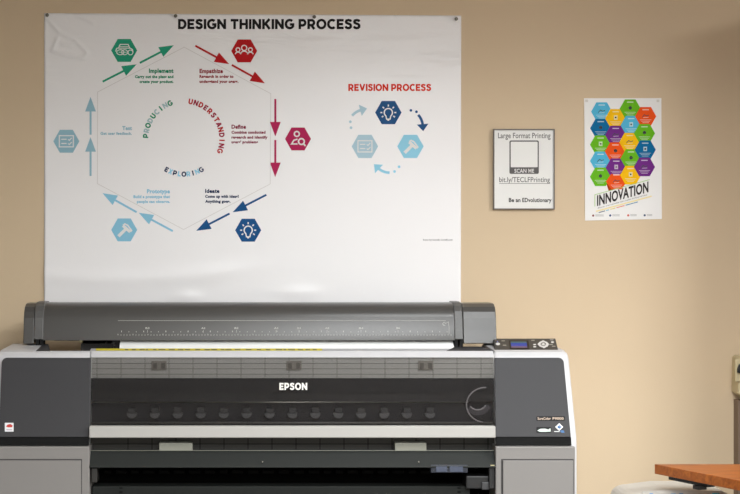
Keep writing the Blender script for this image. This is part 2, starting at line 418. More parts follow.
def cap_text(lines, m, name='caption'):
    for i, (t, x0, x1, yt, yb, bo) in enumerate(lines):
        p = Print(0, 1, front); p.text(t, x0, x1, yt, yb, bo); p.build('heading' if i == 0 and len(lines) > 1 else name, m, root)
p = Print(0, 1, front); p.caps('DESIGN THINKING PROCESS', 178, 360.4, 19.1, 29.2); p.build('title', DBLK, root)
p = Print(0, 1, front); p.caps('REVISION PROCESS', 348.3, 431, 84, 91); p.build('title', ORED, root)
cap_text([('Implement', 149, 173.5, 68.6, 73, .05), ('Carry out the plans and', 135, 173.5, 75.2, 78.2, .06), ('create your product.', 139.5, 173.5, 80.2, 83.1, .06)], DTEAL)
cap_text([('Empathize', 199.5, 223, 68.9, 73.2, .05), ('Research in order to', 199.5, 233.5, 75, 78, .06), ('understand your users.', 199.5, 238.5, 80, 83, .06)], DRED)
cap_text([('Define', 231.5, 246, 124.7, 128.8, .05), ('Combine conducted', 231.5, 265.5, 130.8, 133.8, .06), ('research and identify', 231.5, 267.5, 135.8, 138.7, .06), ("users' problems", 231.5, 258, 140.6, 143.4, .06)], ink('maroon', (140, 30, 62)))
cap_text([('Test', 122.3, 132, 126.2, 130.2, .045), ('Get user feedback.', 100.5, 131.8, 132, 134.9, .05)], MIST)
cap_text([('Prototype', 147, 170, 189.2, 193.4, .05), ('Build a prototype that', 133.5, 170, 195.2, 198.2, .05), ('people can observe.', 137, 170, 200.2, 203, .05)], SKY)
cap_text([('Ideate', 205.2, 219.5, 189, 193, .05), ('Come up with ideas!', 205.2, 238.7, 194.9, 197.9, .06), ('Anything goes.', 205.2, 230.5, 199.9, 202.8, .06)], DNAVY)
cap_text([('Icons by Icons8, icons8.com', 423, 452.5, 238.9, 240.6, .02)], ink('credit', (96, 94, 96)))
def arc_word(word, c, r, a0, a1, mats, inward=False, h=5.4, wide=1.0):
    p = Print(0, 1, front)
    for i, ch in enumerate(word):
        a = math.radians(a0+(a1-a0)*i/(len(word)-1)); x = c[0]+r*math.cos(a); y = c[1]-r*math.sin(a)
        p.bold_glyph(ch, x, y, h, (a+math.pi/2) if inward else (a-math.pi/2), i % 2)
    p.build('arched_word', mats, root)
arc_word('PRODUCING', (184, 139), 38.4, 175.4, 111.4, [DTEAL, ink('silver_blue', (168, 196, 200))])
arc_word('UNDERSTANDING', (184, 139), 38.0, 79.8, -18.4, [RED, ink('crimson', (160, 24, 60))])
arc_word('EXPLORING', (184, 139), 35.2, -119.6, -60.6, [DNAVY, SKY2], inward=True, h=5.0)

def pin(px, py, where, Y=-.007):
    c = P(px, py, Y); mb = MB()
    mb.tube([(c.x, c.y+.006, c.z), (c.x, c.y, c.z), (c.x, c.y-.004, c.z), (c.x, c.y-.007, c.z)], [.002, .006, .0065, .004], 14)
    o = mb.build('push_pin', mat('pin_clear', (120, 116, 108), .2, .3), smooth=True)
    tag(o, where, 'pin', 'pins along the top of the big poster')
pin(47.3, 15.2, 'small push pin in the top left corner of the big white poster')
pin(175.6, 16, 'small push pin just left of the design thinking heading')
pin(314.2, 17, 'small push pin above the word process in the big heading')
pin(456.2, 19, 'small push pin in the top right corner of the big white poster')

# ------------------------------------------------------------------ framed sign
fr = thing('framed_sign', 'small white large format printing sign in a thin dark frame', 'sign', P(523.5, 209.5))
def frame_ring(mb, x0, x1, y0, y1, w, Y0, Y1):
    for a, b, c, d in ((x0, x1, y0, y0+w), (x0, x1, y1-w, y1), (x0, x0+w, y0+w, y1-w), (x1-w, x1, y0+w, y1-w)):
        p, q = P(a, c), P(b, d); mb.box(p.x, q.x, Y0, Y1, q.z, p.z)
mb = MB(); frame_ring(mb, 492.8, 554.2, 129.2, 209.6, 1.1, -.016, -.0005); mb.build('frame', mat('frame_grey', (112, 104, 98), .4), fr, bevel=.001)
p0, p1 = P(493.6, 130), P(553.4, 208.8)
MB().box(p0.x, p1.x, -.010, -.001, p1.z, p0.z).build('sheet', mat('sign_paper', (232, 231, 228), .45), fr)
SY = lambda x, z: -.0100
GREY = ink('sign_grey', (108, 106, 104)); SLATE = ink('slate', (98, 96, 96))
p = Print(0, 1, SY)
p.text('Large Format Printing', 497.6, 550, 133, 138.4, .012)
p.build('caption', GREY, fr); p = Print(0, 1, SY)
p.text('bit.ly/TECLFPrinting', 498.8, 549.4, 177.2, 182.2, .008); p.stroke([(498.8, 183.6), (549.4, 183.6)], .45)
p.build('web_address', GREY, fr)
p = Print(0, 1, SY)
p.text('Be an', 508.4, 520, 198, 202.2, .03); p.text('EDvolutionary', 521.8, 551, 198, 202.2, .03); p.build('slogan', ink('sign_black', (46, 44, 44)), fr)
def rrect(x0, x1, y0, y1, r, n=5):
    o = []
    for cx, cy, a in ((x1-r, y0+r, 0), (x0+r, y0+r, 90), (x0+r, y1-r, 180), (x1-r, y1-r, 270)):
        for i in range(n+1):
            t = math.radians(a+90*i/n); o.append((cx+r*math.cos(t), cy-r*math.sin(t)))
    return o
p = Print(0, 1, SY); p.poly(rrect(509, 538.4, 140.6, 174, 1.6)); bf = p.build('scan_box', SLATE, fr)
p = Print(0, 2, SY); p.poly(rrect(510.3, 537.1, 141.9, 167.4, .8)); p.build('blank_field', mat('sign_paper2', (232, 231, 228), .45), bf)
p = Print(0, 2, SY); p.text('SCAN ME', 514, 533.6, 169, 172.9, .015); p.build('caption', INKW, bf)

# ------------------------------------------------------------------ innovation poster
ir = thing('innovation_poster', 'small white innovation poster covered with colourful hexagons, right of the framed sign', 'poster', P(623, 220))
IY = lambda x, z: -.0030
c4 = [P(584, 98.3), P(661.2, 98.2), P(661.6, 219), P(585, 220.6)]
mb = MB(); mb.prism_dir([(q.x, -.0030, q.z) for q in c4], (0, .0035, 0)); mb.build('sheet', mat('poster_white2', (236, 235, 233), .4), ir)
HC = {'a': (84, 182, 218), 'b': (8, 104, 156), 'g': (104, 184, 30), 'y': (246, 190, 8), 'p': (112, 42, 132), 'o': (238, 84, 22)}
cells = [(601.5, 111.7, 'a'), (600.5, 128.3, 'b'), (600.4, 144.7, 'g'), (600.4, 161, 'a'), (600.3, 176.8, 'g'),
         (615.5, 118.4, 'y'), (615.5, 135.1, 'p'), (615.2, 151.6, 'o'), (616, 167.8, 'p'), (616.2, 181.6, 'o'),
         (630, 108.8, 'g'), (631, 125.3, 'a'), (629.6, 142.2, 'y'), (630.8, 158.6, 'g'), (630.4, 175.2, 'y'),
         (645.4, 116.4, 'o'), (644.2, 133.4, 'g'), (645, 149.8, 'b'), (644.2, 167, 'p')]
for k, (cx, cy, c) in enumerate(cells):
    col = mat('cell_'+c, HC[c], .6, spec=.1); drk = mat('cell_dark_'+c, tuple(int(v*.72) for v in HC[c]), .6, spec=.1)
    p = Print(0, 1 + k*.15, IY)
    p.poly(hexpts(cx, cy, 10.6, 9.3 if (cx, cy) != (616.2, 181.6) else 7.6)); 
    h = p.build('hexagon_cell', [col, drk], ir)
    p = Print(0, 4.2, IY); rr = random.Random(k)
    p.poly([(cx-3.2, cy-7.1), (cx+3.2, cy-7.1), (cx+3.2, cy-6.1), (cx-3.2, cy-6.1)])
    for j in range(3): w_ = 5.6-j*1.2; p.poly([(cx-w_, cy+3.3+j*1.4), (cx+w_, cy+3.3+j*1.4), (cx+w_, cy+3.75+j*1.4), (cx-w_, cy+3.75+j*1.4)])
    if k % 3 == 0: p.stroke([(cx-3.4, cy+.8), (cx-1.2, cy-1.6), (cx+.8, cy-.4), (cx+3.2, cy-1.2)], .7, 1); p.stroke([(cx-2.4, cy+1.3), (cx+2.8, cy+1)], .5)
    elif k % 3 == 1: p.circ(cx, cy-.8, 1.7, mi=1, n=12); p.poly([(cx-.9, cy-1.6), (cx+1, cy-1.2), (cx+.3, cy+.7)])
    else: p.poly([(cx-1.8, cy-3), (cx+1.8, cy-3), (cx+1.8, cy+1.4), (cx-1.8, cy+1.4)]); p.circ(cx, cy-.8, 1, mi=1, n=8)
    p.build('icon', [mat('cell_text%s' % c, tuple(int(.3*v+.7*238) for v in HC[c]), .5), mat('cell_icon', (50, 52, 54), .5)], h)
p = Print(0, .5, IY); p.poly([(605.8, 183), (608.6, 191.2), (622, 187.2), (622, 183)]); p.build('hexagon_facet', mat('cell_dark_o', (172, 69, 24), .4), ir)  # printed dark orange facet under the lowest orange cell
p = Print(0, 5, IY)
p.T = None
p.text('INNOVATION', 596.8, 648.2, 195.4, 206.2, .03, shear=.272)
p.build('title', ink('inno', (52, 46, 46)), ir)
p = Print(0, 5, IY); p.stroke([(594.6, 206.5), (594.6, 194.8), (649.4, 179.6)], .6); p.build('green_line', mat('line_green', (160, 200, 110), .5), ir)
p = Print(0, 5, IY); p.stroke([(595.6, 211.4), (651.4, 196.2)], 1.3); p.build('yellow_line', mat('line_yellow', (240, 222, 160), .5), ir)
p = Print(0, 5, IY); p.text('discover what is possible with creative thinking and ideas', 597.5, 647, 207.4, 208.7, .0, shear=.272); p.build('caption', GREY, ir)
cs = [(70, 90, 110), (90, 180, 210), (220, 200, 90), (230, 120, 80), (60, 130, 170)]
x = 598.5
p = Print(0, 5, IY)
for k, w_ in enumerate((6.2, 3, 5, 8, 12)):
    y = 212.6-(x-598.5)*.272; p.stroke([(x, y), (x+w_, y-w_*.272)], .8, k); x += w_+1.2
p.build('small_words', [mat('sw%d' % k, c, .5) for k, c in enumerate(cs)], ir)
for k, (x, c) in enumerate(((593, (130, 60, 60)), (610, (40, 70, 120)), (628, (210, 80, 60)), (644.5, (60, 80, 110)))):
    p = Print(0, 1, IY); p.circ(x, 215.6-k*.1, 1.15, mi=0, n=10)
    for dy in (-.6, .5): p.stroke([(x+2.2, 215.5-k*.1+dy), (x+10.5-k, 215.5-k*.1+dy)], .4, 1)
    p.build('logo', [mat('logo%d' % k, c, .5), mat('logo_text', (140, 140, 140), .5)], ir)
for x in (586.5, 657.8):
    p = Print(0, 1, IY); p.poly(rrect(x-1.4, x+1.4, 99.6, 102.2, .3)); p.build('tape', mat('tape', (214, 210, 204), .3), ir)

# ------------------------------------------------------------------ large format printer
F0 = (-.62, PZ(351, -.62)); F1 = (-.65, PZ(357.6, -.65)); F2 = (-.73, PZ(437, -.73)); F3 = (-.73, PZ(446, -.73))
ZB = .50
pr = thing('large_format_printer', 'wide grey and white large format printer with smoked front window below the big poster', 'printer', (PX(286, -.7), -.4, 0))
# shells
def shell(side):
    if side < 0: xi, xo = 90.6, -4.0; top_i = 35
    else: xi, xo = 494.2, 569.0; top_i = 492
    # outer x widens towards the front bottom
    def xo_f(y, z):
        base = PX(xo, -.65)
        t = max(0, min(1, (F0[1]-z)/(F0[1]-F3[1])))
        return base + side*.012*t
    mb = MB()
    prof = [(-.13, ZB), (-.13, 1.085), (-.60, 1.100), F0, (F1[0]+.004, F1[1]), (-.726, F2[1]), (-.726, F3[1]+.002), (-.726, ZB)]
    n = len(prof)
    mb.prism_x(prof, 0, 0, 0, xf0=lambda y, z: PX(xi, -.65), xf1=xo_f)
    o = mb.build('side_housing', M_white, pr, bevel=.010, seg=4)
    for pl in o.data.polygons: pl.use_smooth = True
    return o, xo_f
hl, xl = shell(-1); hr, xr = shell(1)
# raised top wedges on the housings, sloping up towards the back
def wedge(side):
    if side < 0: a, b = xl(0, F0[1]) + .006, PX(35, -.62)
    else: a, b = PX(494.5, -.62), xr(0, F0[1]) - .006
    zt = PZ(343.6, -.34)
    prof = [(-.30, 1.08), (-.30, zt-.008), (-.34, zt), (-.60, F0[1]+.002), (-.628, F0[1]-.004), (-.60, 1.095)]
    MB().prism_x(prof, a, b).build('top_cover', M_white, pr, bevel=.004, seg=3)
wedge(-1); wedge(1)
# top bar running across the front
prof = [(-.50, 1.100), (-.50, PZ(350.6, -.5)), F0, (F1[0], F1[1]), (F1[0]+.02, F1[1]), (-.60, 1.092)]
MB().prism_x(prof, PX(90.2, -.65), PX(494.4, -.65)).build('front_rail', M_white, pr, bevel=.003, seg=3)
MB().prism_x([(-.50, 1.0), (-.50, PZ(350.8, -.5)), (-.605, F0[1]-.002), (-.60, 1.09), (-.56, 1.05)], PX(35, -.62), PX(90.2, -.65)).build('front_rail', M_white, pr, bevel=.002)
# chassis between housings
xa, xb = PX(91, -.65), PX(494, -.65)
mb = MB()
mb.box(xa, xb, -.13, -.46, .99, 1.078)          # rear deck
mb.box(xa, xb, -.13, -.50, .62, .99)            # body core
mb.build('chassis', M_void, pr)
mb = MB(); mb.prism_x([(-.44, 1.080), (-.455, 1.1122), (-.462, 1.1125), (-.515, PZ(351.2, -.515)), (-.515, 1.09)], PX(90, -.5), PX(455, -.5)); mb.build('feed_guide', M_white, pr)
# yellow strip label on feed guide
YG = lambda a, b, t: (a + (b-a)*t)
def strip(px0, px1, t0, t1, mi, mb, lift=.0006):
    y0, z0 = -.462, 1.1125; y1, z1 = -.515, PZ(351.2, -.515)
    ya, za = y0+(y1-y0)*t0, z0+(z1-z0)*t0+lift; yb, zb = y0+(y1-y0)*t1, z0+(z1-z0)*t1+lift
    mb.add([(PX(px0, ya), ya, za), (PX(px1, ya), ya, za), (PX(px1, yb), yb, zb), (PX(px0, yb), yb, zb)], [(0, 1, 2, 3)], mi)
mb = MB(); strip(96, 322, .02, .95, 0, mb)
rr = random.Random(3); x = 125
while x < 318:
    w = rr.uniform(2, 7); strip(x, x+w, .25, .7, 1, mb, .0009); x += w+rr.uniform(.8, 6)
mb.build('warning_label', [M_yellow, mat('label_ink', (150, 144, 80), .5)], pr)
# dark insets beside the roll
for a, b, c, d in ((35.5, 44, 51, 50.5), (455, 452, 484, 492)):
    mb = MB(); zt = PZ(344, -.38)
    if a < 100: q = [(a, -.60), (42.5, -.38), (48.5, -.38), (50.5, -.60)]
    else: q = [(446, -.60), (455, -.40), (483, -.40), (492, -.60)]
    vs = [(PX(x_, y_), y_, zt if y_ > -.5 else F0[1]-.0005) for x_, y_ in q]
    if a > 100: vs = [(v_[0], v_[1], (PZ(346.5, -.40) if v_[1] > -.5 else F0[1]-.0005)) for v_ in vs]
    mb.prism_dir(vs, (0, 0, -.03)); mb.build('roll_rest', M_dark, pr, bevel=.002)

# dark front panels
def front_pt(px, py, lift=0):
    """point on the leaning front plane"""
    t = (py-357.6)/(437-357.6); Y = F1[0] + (F2[0]-F1[0])*t - lift
    return P(px, py, Y)
def plate(name, outline, m, lift=.006, thick=.006, bevel=.0015, parent=None, pf=front_pt):
    pts = [pf(x, y, lift) for x, y in outline]
    return MB().prism_dir(pts, (0, thick, 0)).build(name, m, parent or pr, bevel=bevel)
r = 5
out_r = [(494.6, 357.8)] + [(558.5+5.5*math.sin(math.radians(a)), 363.2-5.5*math.cos(math.radians(a))) for a in range(0, 91, 15)] + [(571, 437), (495.8, 437)]
pan_r = plate('front_panel', out_r, M_dark)
out_l = [(91, 357.8), (89, 437), (-1.5, 437)] + [(1.6+5.5-5.5*math.cos(math.radians(a)), 363.2-5.5*math.sin(math.radians(a))) for a in range(0, 91, 15)]
pan_l = plate('front_panel', out_l, M_dark)
def flat_pt(Y): return lambda px, py, lift=0: P(px, py, Y-lift)
plate('black_band', [(495.8, 437), (571.2, 437), (571.6, 445.6), (495.8, 445.6)], M_black, lift=.002, pf=flat_pt(-.73))
plate('black_band', [(-3, 437), (89, 437), (89, 445.8), (-3, 445.8)], M_black, lift=.002, pf=flat_pt(-.73))
# lower cabinets with doors
for (a, b, da, db) in ((-4.5, 89.4, -3.5, 82), (495.6, 575.2, 501.2, 573.6)):
    z0 = .42; q0, q1 = PX(a, -.745), PX(b, -.745); zt = PZ(446.6, -.745)
    mb = MB(); mb.box(q0, q1, -.745, -.20, z0, zt); cab = mb.build('ink_cabinet', M_cab, pr, bevel=.003)
    d0, d1 = PX(da, -.745), PX(db, -.745); dz = PZ(459, -.745)
    MB().box(d0, d1, -.7462, -.744, z0+.03, dz).build('door_gap', mat('gap', (58, 55, 55), .6), cab)
    MB().box(d0+.005, d1-.0025, -.751, -.7450, z0+.034, dz-.004).build('door', M_cab, cab, bevel=.0015)

# smoked window, silver grip, inside
GL = glass_mat('smoked_acrylic', (.76, .755, .75, 1), .03, 1.45)
def gl(px, py, lift=0): return front_pt(px, py, lift)
win = plate('window', [(91.8, 358), (493.4, 358), (495, 425.2), (89.9, 425.2)], GL, lift=.004, thick=.003, bevel=0)
# upper window zone: reflected light painted as a grey plate with grid lines
def inn(Yi): return lambda px, py, lift=0: P(px, py, Yi-lift)
up = plate('reflection_plate', [(91.5, 355), (493.8, 355), (494, 378.2), (91, 378.2)], M_refl, lift=0, thick=.008, bevel=0, pf=lambda x, y, l=0: P(x, y, -.636-.0*l))
p = Print(-.636, 1)
for y in (363.4, 368.8, 374.2): p.stroke([(92, y), (493, y)], .5)
x = 97
while x < 493: p.stroke([(x, 357), (x, 378)], .5); x += 24
p.build('grid_line', M_line, up)
for x in (159, 294, 426):
    mb = MB(); q0, q1 = P(x-7.5, 361, -.644), P(x+7.5, 370, -.644)
    mb.box(q0.x, q1.x, -.642, -.636, q1.z, q0.z); o = mb.build('clip', mat('clip_grey', (168, 162, 154), .5), pr, bevel=.001)
    mb = MB()
    for dx in (-4, 4): a = P(x+dx, 363, -.643); mb.box(a.x-.006, a.x+.006, -.6445, -.642, a.z-.018, a.z)
    mb.build('tab', mat('tab_grey', (124, 118, 112), .5), o)
# lower dark interior
plate('inner_cover', [(91.5, 378.2), (494, 378.2), (494, 393), (91.5, 393)], mat('inner_a', (32, 30, 36), .5), lift=0, thick=.004, bevel=0, pf=flat_pt(-.645))
plate('inner_cover', [(91.5, 393), (494, 393), (494, 401.6), (91.5, 401.6)], mat('inner_b', (48, 46, 50), .45), lift=0, thick=.004, bevel=0, pf=flat_pt(-.640))
plate('inner_cover', [(91.5, 401.6), (494, 401.6), (494, 440), (91.5, 440)], mat('inner_c', (36, 34, 44), .4), lift=0, thick=.004, bevel=0, pf=flat_pt(-.620))
a, b = P(91.5, 402.2, -.655), P(469, 402.2, -.655); MB().tube([a, b], .0022, 10).build('carriage_rod', M_metal, pr, smooth=True)
a, b = P(91.5, 423, -.66), P(494, 423, -.66); MB().tube([a, b], .004, 10).build('carriage_rod', mat('rod_dark', (110, 108, 106), .4), pr, smooth=True)
MR = mat('roller_grey', (112, 111, 114), .5)
for k in range(14):
    x = 131.8+22.95*k; mb = MB(); Y = -.655
    t0, t1 = P(x-3.6, 408.2, Y), P(x+3.6, 413, Y); mb.box(t0.x, t1.x, Y, Y+.03, t1.z, t0.z, 1)
    c = P(x, 413.4, Y); n = 10; w = 5.2*(D+Y)/F; h = 5.2*(D+Y)/F
    pts = [(c.x+w*math.cos(math.pi+math.pi*i/n), Y, c.z+h*math.sin(math.pi+math.pi*i/n)) for i in range(n+1)]
    mb.prism_dir(pts, (0, .03, 0)); mb.build('pinch_roller', [MR, mat('roller_arm', (74, 73, 76), .5)], pr, bevel=.0015)
# curled tubes at the right
MT = mat('tube_grey', (178, 172, 176), .25)
def arc3(cx, cy, r, a0, a1, Y, ry=None, n=20):
    ry = ry or r
    return [P(cx+r*math.cos(math.radians(a0+(a1-a0)*i/n)), cy-ry*math.sin(math.radians(a0+(a1-a0)*i/n)), Y) for i in range(n+1)]
MB().tube(arc3(485.5, 405, 19, 88, 262, -.67, ry=17.5), .0024, 8).build('ink_tube', MT, pr, smooth=True)
MB().tube(arc3(477.5, 400, 9.5, 220, 330, -.672, ry=10), .0026, 8).build('ink_tube', MT, pr, smooth=True)
mb = MB(); o_ = arc3(478, 399, 11, 225, 330, -.660, ry=11.5); i_ = arc3(478, 399, 14.5, 225, 330, -.660, ry=16.5)
mb.prism_dir(o_+i_[::-1], (0, .004, 0)); mb.build('tube_guide', mat('guide', (96, 92, 100), .4), pr)
# silver grip
q = [(-.728, PZ(425.2, -.718)), (-.745, PZ(426, -.738)), (-.748, PZ(437.6, -.74)), (-.70, PZ(437.4, -.70)), (-.70, PZ(425.2, -.70))]
MB().prism_x(q, PX(89.4, -.735), PX(495.2, -.735)).build('grip_bar', M_silver, pr, bevel=.003, seg=3)
# slot under the grip
plate('slot_back', [(89, 436), (495.5, 436), (495.5, 452), (89, 452)], mat('slot', (38, 36, 31), .5), lift=0, thick=.01, bevel=0, pf=flat_pt(-.655))
p = Print(-.655, 1); p.stroke([(90, 444), (495, 444)], .6)
x = 128
while x < 495: p.stroke([(x, 437), (x, 451)], .7); x += 24
p.build('grid_line', M_void, pr)
for a, b in ((159.2, 192.4), (395, 426.4)):
    q0, q1 = P(a, 442.8, -.70), P(b, 451, -.70); MB().box(q0.x, q1.x, -.70, -.66, q1.z, q0.z).build('paper_guide', mat('guide_light', (146, 146, 134), .5), pr, bevel=.001)
# sloping olive lower panel
z0, z1 = PZ(450.4, -.70), PZ(467.8, -.745)
prof = [(-.66, z0-.002), (-.70, z0), (-.706, z0-.001), (-.745, z1+.002), (-.742, z1-.001), (-.66, z1)]
MB().prism_x(prof, PX(89.6, -.72), PX(495.4, -.72)).build('lower_panel', M_olive, pr, bevel=.002)
MB().prism_x([(-.699, z0-.0005), (-.7035, z0+.0008), (-.7055, z0-.006), (-.70, z0-.006)], PX(89.8, -.70), PX(495.2, -.70)).build('edge_highlight', mat('edge_highlight', (128, 128, 112), .4), pr)  # highlight along the panel's top edge, painted as a pale strip
for x in (262.6, 419.6):
    c = front_pt(x, 463, .012); MB().tube([(c.x, -.742, c.z), (c.x, -.738, c.z)], .002, 10).build('screw', M_metal, pr)
# output slots and rear bar below
mb = MB(); mb.box(xa-.003, xb+.003, -.60, -.50, .55, PZ(467, -.6)); mb.build('output_cavity', M_void, pr)
x = 104; MS = mat('slot_piece', (16, 16, 16), .8, spec=.1)
while x < 428:
    w = random.choice((10, 7, 11)); q0, q1 = P(x, 470.5, -.63), P(x+w, 473.6, -.63); MB().box(q0.x, q1.x, -.63, -.60, q1.z, q0.z).build('output_roller', MS, pr, bevel=.001); x += w+5
q0, q1 = P(92, 486.3, -.70), P(470, 505, -.70); MB().box(q0.x, q1.x, -.70, -.62, q1.z, q0.z).build('output_bar', mat('bar_dark', (30, 32, 30), .6, spec=.2), pr, bevel=.003)
mb = MB()
for x in (121, 459): 
    for y in (488, 492): a = P(x, y, -.70); mb.box(a.x-.005, a.x+.005, -.7008, -.699, a.z-.002, a.z+.002)
mb.build('slot_mark', M_void, pr)
# sensor box and latch block at the right, latch at left
q0, q1 = P(430.5, 464.5, -.735), P(467.5, 472.6, -.735); sb = MB().box(q0.x, q1.x, -.742, -.64, q1.z, q0.z).build('sensor_box', mat('blue_grey', (40, 44, 54), .3), pr, bevel=.002)
for a, b in ((436, 447), (449.5, 463)):
    q0, q1 = P(a, 466.4, -.743), P(b, 472, -.743); MB().box(q0.x, q1.x, -.7445, -.741, q1.z, q0.z).build('lens', mat('blue_lens', (74, 80, 96), .15), sb, bevel=.0008)
q0, q1 = P(466, 476, -.72), P(489, 489, -.72); lb = MB().box(q0.x, q1.x, -.72, -.62, q1.z, q0.z).build('latch_block', mat('latch', (34, 34, 35), .4), pr, bevel=.004)
q0, q1 = P(481.5, 482, -.721), P(489, 489.5, -.721); MB().box(q0.x, q1.x, -.728, -.719, q1.z, q0.z).build('button', mat('latch_b', (62, 62, 64), .35), lb, bevel=.002)
q0, q1 = P(489, 467, -.735), P(495, 489, -.735); MB().box(q0.x, q1.x, -.735, -.66, q1.z, q0.z).build('side_lever', mat('latch', (34, 34, 35), .4), pr, bevel=.003)
q0, q1 = P(490.5, 464.9, -.742), P(494.5, 466.6, -.742); MB().box(q0.x, q1.x, -.742, -.70, q1.z, q0.z).build('brass_pin', mat('brass', (200, 190, 150), .3, .5), pr)
q0, q1 = P(91, 468, -.735), P(97.2, 483, -.735); MB().box(q0.x, q1.x, -.735, -.66, q1.z, q0.z).build('side_lever', mat('latch2', (44, 42, 40), .35), pr, bevel=.004)
q0, q1 = P(89.6, 466, -.742), P(94, 467.8, -.742); MB().box(q0.x, q1.x, -.742, -.70, q1.z, q0.z).build('brass_pin', mat('brass', (200, 190, 150), .3, .5), pr)

# lettering on the window
p = Print(0, 0); p.front = None
class OnFront(Print):
    def __init__(s, lift, layer=1): s.mb = MB(); s.lift = lift; s.layer = layer; s.T = None
    def pt(s, x, y): return front_pt(x, y, s.lift + .0005*s.layer)
p = OnFront(.0042); p.caps('EPSON', 279.4, 307.2, 382.8, 390, gap=.12, weight=.92); p.build('maker_lettering', mat('letter_silver', (226, 222, 214), .3), win)
# labels on right panel
p = OnFront(.0062, 1); p.poly(rrect(536.3, 565, 416.2, 420.9, 1.2)); lab = p.build('name_plate', M_black, pan_r)
p = OnFront(.0062, 2); p.text('SureColor', 537.6, 550.8, 417.2, 419.8, .015); p.text('P9000', 552.6, 563.6, 417.2, 419.8, .015); p.build('lettering', mat('letter_tan', (196, 172, 150), .4), lab)
p = OnFront(.0062, 1); p.poly(rrect(536.4, 551.2, 427, 432.8, .8)); lab = p.build('ink_label', M_black, pan_r)
p = OnFront(.0062, 2); p.poly([(537.2, 430.6), (540.5, 428.8), (545, 428.6), (548.4, 429.6), (550.4, 428), (550.6, 431.6), (545, 431.8), (540, 431.8)]); p.poly([(540.5, 429.6), (543.5, 429.3), (545.6, 430.3), (542, 430.9)], 1)
p.build('swoosh', [mat('pearl', (196, 208, 200), .4), mat('green_print', (60, 120, 104), .4)], lab)
p = OnFront(.0062, 1); p.poly([(559.2, 423.2), (563.2, 427), (559.2, 430.8), (555.2, 427)]); p.poly([(559.8, 430.6), (563.4, 430.2), (564.6, 432.6), (561.6, 432.8)], 1); p.stroke([(554.2, 431.5), (559.6, 431.5)], .6, 0)
lab = p.build('diamond_sticker', [mat('sticker_white', (230, 230, 232), .4), mat('sticker_blue', (38, 96, 150), .4)], pan_r)
p = OnFront(.0062, 2); p.poly([(559.2, 424.9), (561.4, 427), (559.2, 429.1), (557, 427)], 0); p.poly([(559.4, 426.2), (560, 426.9), (559.4, 427.5), (558.8, 426.9)], 1); p.build('emblem', [mat('sticker_blue', (38, 96, 150), .4), mat('sticker_white', (230, 230, 232), .4)], lab)
p = OnFront(.0062, 1); p.poly(rrect(4.8, 13.6, 422.8, 431.6, .3)); lab = p.build('square_sticker', mat('sticker_white', (230, 230, 232), .4), pan_l)
p = OnFront(.0062, 2); p.poly([(6, 426.5), (7.6, 424.6), (10.4, 424), (12.6, 425.4), (12.2, 427.2), (8.2, 427.4)]); p.stroke([(6.4, 429.8), (12.2, 429.8)], .8, 1); p.build('emblem', [mat('sticker_red', (200, 60, 50), .4), mat('sticker_grey', (170, 150, 170), .4)], lab)

# control panel
cp0, cp1 = -.60, -.40
def cpt(px, py, lift=0):
    t = (py-338.5)/(350.2-338.5); Y = cp1+(cp0-cp1)*t
    q = P(px, py, Y); q.z += lift*.8; q.y -= lift*.6; return q
class OnPanel(Print):
    def __init__(s, lift, layer=1): s.mb = MB(); s.lift = lift; s.layer = layer; s.T = None
    def pt(s, x, y): return cpt(x, y, s.lift+.0006*s.layer)
    def build(s, name, m, parent): return link(name, s.mb.mesh(), m, parent)
mb = MB(); pts = [cpt(493, 338.5), cpt(555.4, 338.5), cpt(558.2, 350.2), cpt(494.8, 350.2)]
mb.prism_dir(pts, (0, 0, -.025)); cpn = mb.build('control_panel', mat('panel_dark', (54, 53, 53), .5, spec=.3), pr, bevel=.001)
p = OnPanel(.001, 1); p.poly([(508.8, 340.8), (528.4, 340.8), (529.6, 349.3), (509.8, 349.3)]); scr = p.build('screen', mat('bezel', (28, 20, 16), .5, spec=.1), cpn)
p = OnPanel(.001, 2)
for i, t in enumerate(((341.9, 343.3), (343.3, 344.9), (344.9, 346.6), (346.6, 348.3))):
    f_ = lambda y: (510.4+(y-341.9)*.15, 526.4+(y-341.9)*.15)
    a0, a1 = f_(t[0]); b0, b1 = f_(t[1]); p.poly([(a0, t[0]), (a1, t[0]), (b1, t[1]), (b0, t[1])], i)
p.build('display', [mat('lcd%d' % i, (8, 8, 8), .5, emit=c, estr=.75, spec=.1) for i, c in enumerate(((82, 116, 120), (44, 82, 180), (66, 78, 190), (124, 100, 130)))], scr)
MW = mat('button_white', (226, 226, 226), .4)
def button(x, y, rx, ry, name='button'):
    p = OnPanel(.0015, 1); p.circ(x, y, rx, n=14, ry=ry); return p.build(name, MW, cpn)
button(497.8, 344.4, 2.3, 1.4); button(552.4, 342.6, 1.6, .9); button(534.6, 345, 1.6, .7); button(534.6, 347.2, 1.6, .7)
p = OnPanel(.0015, 1); p.poly([(537.4, 344.6), (539.5, 342.3), (541.6, 341.5), (543, 340.6), (544.6, 341.5), (547, 342.4), (549, 344.6), (547.6, 347), (545.2, 348), (544, 349), (542.6, 348), (539.6, 347)]); dp = p.build('navigation_button', MW, cpn)
p = OnPanel(.0015, 2); p.circ(543.3, 344.7, 2.4, .7, ry=1.5); p.poly([(541.2, 344.3), (542.2, 343.7), (542.2, 345.2)]); p.poly([(545.4, 344.3), (544.4, 343.7), (544.4, 345.2)]); p.build('icon', mat('ic', (90, 88, 86), .4), dp)
p = OnPanel(.001, 1)
for x, y in ((503, 341.2), (504.4, 345.6), (532.8, 340.7), (553.6, 346.6), (551.6, 340.2), (550.8, 344.8)): p.stroke([(x-1.6, y), (x+1.8, y)], .9)
p.build('printed_marks', mat('mark_grey', (170, 166, 160), .5), cpn)
